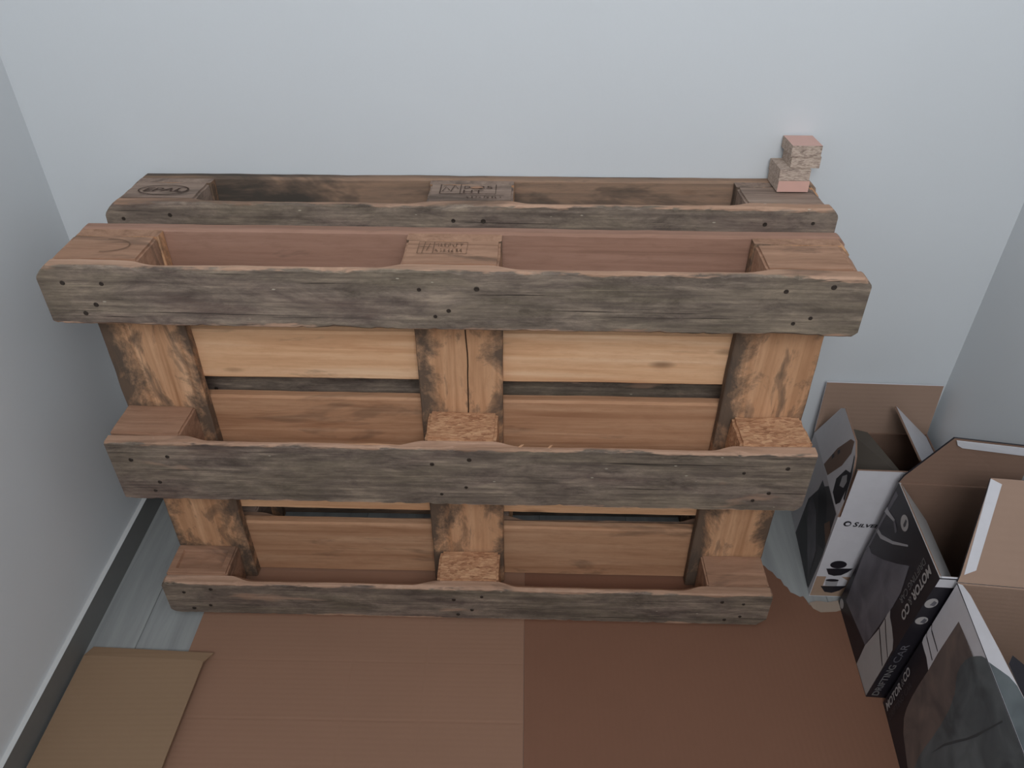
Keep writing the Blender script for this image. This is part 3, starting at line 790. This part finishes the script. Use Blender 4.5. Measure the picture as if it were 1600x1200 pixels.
# right and front flaps folded down inside
e = Vector((-0.020, 0, -0.095))
B.slab('flap', [lerp(br_, fr_, 0.03)+Vector((-0.004, 0, 0)), lerp(br_, fr_, 0.97)+Vector((-0.004, 0, 0)), lerp(br_, fr_, 0.85)+e, lerp(br_, fr_, 0.15)+e], (0.9, 0, -0.2), M_PBLACK, M_CB_IN_RED, 0.003)
e = Vector((0.0, 0.016, -0.095))
B.slab('flap', [lerp(fl_, fr_, 0.03)+Vector((0, 0.004, 0)), lerp(fl_, fr_, 0.97)+Vector((0, 0.004, 0)), lerp(fl_, fr_, 0.85)+e, lerp(fl_, fr_, 0.15)+e], (0, -0.9, -0.2), M_PWHITE, M_CB_IN_RED, 0.003)
B.decal('printed_picture', 'left', [
    (1, M_PPHOTO, [(0.003, 0.165), (0.0075, 0.186), (0.0249, 0.1859), (0.0653, 0.2161), (0.1027, 0.251), (0.1374, 0.2867), (0.1528, 0.2341), (0.1534, 0.1926), (0.1411, 0.0555), (0.022, 0.034)]),
    (1, M_PGREY, [(0.002, 0.227), (0.006, 0.237), (0.0265, 0.2412), (0.0643, 0.267), (0.107, 0.3065), (0.1095, 0.3044), (0.0687, 0.2633), (0.0285, 0.2327)]),
    (1, M_PPHOTO, [(0.001, 0.165), (0.004, 0.190), (0.004, 0.335), (0.016, 0.335), (0.010, 0.26), (0.009, 0.19)]),
    (2, M_PGREY, [(0.002, 0.278), (0.003, 0.292), (0.0086, 0.2901), (0.0418, 0.2988), (0.0411, 0.2929), (0.010, 0.280)]),
    (2, M_PPHOTO, [(0.0368, 0.2932), (0.0427, 0.298), (0.0625, 0.2911), (0.0603, 0.2833)]),
    (2, M_PLETTER, ellipse(0.0703, 0.3220, 0.0155, 0.0138, 22)[:-1]),
    (3, M_PDARK, [(0.0686, 0.3299), (0.0743, 0.3312), (0.0779, 0.322), (0.0749, 0.3153), (0.0699, 0.3164)]),
    (2, M_PLETTER, ellipse(0.0150, 0.0135, 0.0105, 0.0095, 18)[:-1]),
    (1, M_PLETTER, [(0.1465, 0.002), (0.2135, 0.002), (0.2125, 0.0885), (0.2098, 0.1456), (0.1986, 0.1581), (0.1791, 0.168), (0.1612, 0.1732), (0.1490, 0.1846), (0.1516, 0.1616), (0.1517, 0.1245), (0.1411, 0.0555)]),
    (2, M_PBLACK, [(0.1517, 0.1245), (0.1525, 0.1278), (0.1719, 0.1172), (0.2087, 0.0958), (0.2097, 0.0925), (0.1716, 0.1127)]),
    (2, M_PBLACK, [(0.1521, 0.1550), (0.1530, 0.1578), (0.1755, 0.1424), (0.2094, 0.1230), (0.2104, 0.1200), (0.1758, 0.1388)])])
B.text('lettering', 'left', 'MOTOR', (0.1775, 0.341), 0.078, 0.0170, 'down', M_PLETTER, 3, 0.15, 0.03)
B.text('lettering', 'left', '&', (0.1785, 0.259), 0.012, 0.0140, 'down', M_PLETTER2, 3, 0.1, 0.0)
B.text('lettering', 'left', 'CO', (0.1800, 0.244), 0.033, 0.0170, 'down', M_PLETTER, 3, 0.15, 0.03)
B.text('lettering', 'left', 'DRIFTING CAR', (0.1585, 0.335), 0.112, 0.0125, 'down', M_PLETTER2, 3, 0.0, 0.0)
B.decal('printed_band', 'front', [(1, M_PWHITE, [(0.001, 0.350), (0.205, 0.350), (0.205, 0.331), (0.001, 0.330)])])
for q, (bx, by, ry) in enumerate(((0.0110, 0.2880, 0.0125), (0.0128, 0.2405, 0.0105))):
    B.decal('printed_badge', 'front', [(1, M_PLETTER, ellipse(bx, by, 0.0100, ry, 20)[:-1]),
                                       (2, M_PPHOTO, [(bx-0.001, by-0.005), (bx+0.007, by-0.007), (bx+0.008, by+0.003), (bx+0.002, by+0.007)])])
B.text('lettering', 'front', 'DRIFTING', (0.0190, 0.008), 0.100, 0.0120, 'up', M_PLETTER2, 3, 0.0, 0.02)
B.text('lettering', 'front', 'CAR', (0.0190, 0.116), 0.055, 0.0120, 'up', M_PPHOTO, 3, 0.0, 0.0)

# ---- C: nearest toy-car carton, at the lower right
def smooth(pts, n=5):
    out = []; m = len(pts)
    for i in range(m):
        p0, p1, p2, p3 = (Vector(pts[(i+k) % m]) for k in (-1, 0, 1, 2))
        for j in range(n):
            t = j/n
            out.append(tuple(0.5*((2*p1) + (p2-p0)*t + (2*p0-5*p1+4*p2-p3)*t*t + (3*p1-p0-3*p2+p3)*t*t*t)))
    return out
Cc = Carton('toy_car_carton', 'nearest open toy car box with white stripes at the lower right corner',
            (0.6830, -0.880, -0.0006), (0.895, -0.900, -0.0006), (0.9246, -0.541, -0.0006), (0.7246, -0.5225, -0.0006), (0.0145, -0.0035, 0.352))
Cc.body(dict(left=M_PBLACK, front=M_PBLACK, right=M_PBLACK, back=M_PBLACK), M_CB_IN)
fl_, fr_, br_, bl_ = (Cc.top(k) for k in ('FL', 'FR', 'BR', 'BL'))
he = (br_-bl_).normalized(); hu = Vector((0.0502, 0.6274, 0.7771)).normalized()
def hp(a, b): return bl_ + he*a + hu*b
bf = Cc.slab('flap', [hp(0.0, 0.001), hp(0.199, 0.001), hp(0.190, 0.168), hp(0.043, 0.1685), hp(0.004, 0.012)], hu.cross(he), M_CB_IN, M_PBLACK)
bf['label'] = 'brown rear flap with a white edge, leaning over the middle box'
Cc.slab('tuck_edge', [hp(0.009, 0.0135), hp(0.0265, 0.0219), hp(0.0590, 0.160), hp(0.0420, 0.1675)], he.cross(hu), M_PWHITE, M_PWHITE, 0.0015, bf)
sl = (fl_-bl_).normalized(); su = Vector((1.0, 0, 1.0)).normalized()
CD = (fl_-bl_).length
lflap_pts = [(0.001, 0), (CD-0.001, 0), (CD-0.020, 0.036), (0.210, 0.026), (0.130, 0.020), (0.030, 0.011), (0.008, 0.006)]
lflap = Cc.slab('flap', [bl_+sl*a+su*b for a, b in lflap_pts], (0.7, 0, -0.7), M_PWHITE, M_CB_IN, 0.002)
lflap['label'] = 'white left flap bent inwards'
Cc.decal('printed_picture', 'left', [(1, M_PTEAL, [(0.1420, 0.0005), (CD-0.004, 0.0005), (CD-0.022, 0.0355), (0.210, 0.0257), (0.1900, 0.0240), (0.1740, 0.0190), (0.1600, 0.0110), (0.1500, 0.0050)])], parent=lflap, frame=(bl_, sl, su))
zf = fl_.z + 0.004
Cc.slab('flap', [Vector((fl_.x+0.03, fl_.y+0.006, zf)), Vector((fr_.x-0.012, fr_.y+0.006, zf)), Vector((fr_.x-0.030, fr_.y+0.06, zf)), Vector((0.800, -0.725, zf)), Vector((0.760, -0.658, zf)), Vector((0.748, -0.672, zf))],
        (0, 0, -1), M_PBLACK, M_PLETTER, 0.002)['label'] = 'black front flap folded inwards'
e = Vector((-0.020, 0, -0.095))
Cc.slab('flap', [lerp(br_, fr_, 0.03)+Vector((-0.004, 0, 0)), lerp(br_, fr_, 0.97)+Vector((-0.004, 0, 0)), lerp(br_, fr_, 0.85)+e, lerp(br_, fr_, 0.15)+e], (0.9, 0, -0.2), M_CB_IN, M_CB_IN, 0.003)
W = CD-0.003
Cc.decal('printed_picture', 'left', [
    (1, M_PWHITE, [(0.001, 0.350), (0.001, 0.206), (0.004, 0.1970), (0.0162, 0.1957), (0.032, 0.1954), (0.0519, 0.1889), (0.0489, 0.2336), (0.0486, 0.319), (W, 0.334), (W, 0.351), (0.06, 0.351)]),
    (2, M_PBLACK, [(0.001, 0.220), (0.001, 0.2235), (0.0047, 0.2182), (0.0275, 0.2152), (0.047, 0.2117), (0.0475, 0.2090), (0.025, 0.2130), (0.0075, 0.2150)]),
    (2, M_PBLACK, [(0.001, 0.2425), (0.001, 0.2460), (0.0071, 0.2395), (0.0281, 0.2376), (0.0464, 0.236), (0.0469, 0.2334), (0.0271, 0.2346), (0.0092, 0.2360)]),
    (1, M_PBROWN, [(0.0486, 0.319), (0.0489, 0.2336), (0.0519, 0.1889), (0.0520, 0.150), (0.0535, 0.1134), (0.0580, 0.083), (0.0657, 0.0632), (0.0854, 0.0456), (0.1386, 0.0282), (W-0.02, 0.022), (W-0.01, 0.334), (0.1183, 0.3255)]),
    (2, M_PTEAL, [(0.1050, 0.3000), (0.1100, 0.3160), (0.1183, 0.3313), (0.1260, 0.343), (0.1353, 0.351), (W, 0.351), (W, 0.024), (0.19, 0.028)] + [(0.165, 0.036), (0.1496, 0.0504), (0.1425, 0.076), (0.1407, 0.1069), (0.1412, 0.142), (0.1400, 0.1762), (0.1360, 0.212), (0.1270, 0.2417), (0.1140, 0.257), (0.1074, 0.2671), (0.1040, 0.282)]),
    (3, M_PTEALD, [(0.158, 0.120), (0.170, 0.165), (0.185, 0.205), (0.1965, 0.2342), (0.2060, 0.262), (0.2125, 0.2906), (0.2200, 0.3200), (0.2240, 0.3346), (0.2212, 0.3346), (0.2099, 0.2906), (0.1945, 0.2382), (0.182, 0.208), (0.167, 0.168)])])
Cc.text('lettering', 'left', 'MOTOR', (0.0235, 0.010), 0.075, 0.0150, 'up', M_PLETTER, 3, 0.15, 0.03)
Cc.text('lettering', 'left', '&', (0.0225, 0.088), 0.012, 0.0120, 'up', M_PLETTER2, 3, 0.1, 0.0)
Cc.text('lettering', 'left', 'CO', (0.0220, 0.101), 0.030, 0.0150, 'up', M_PLETTER, 3, 0.15, 0.03)
Cc.text('lettering', 'left', 'DRIFTING CAR', (0.0420, 0.012), 0.110, 0.0110, 'up', M_PDARK, 3, 0.0, 0.0)
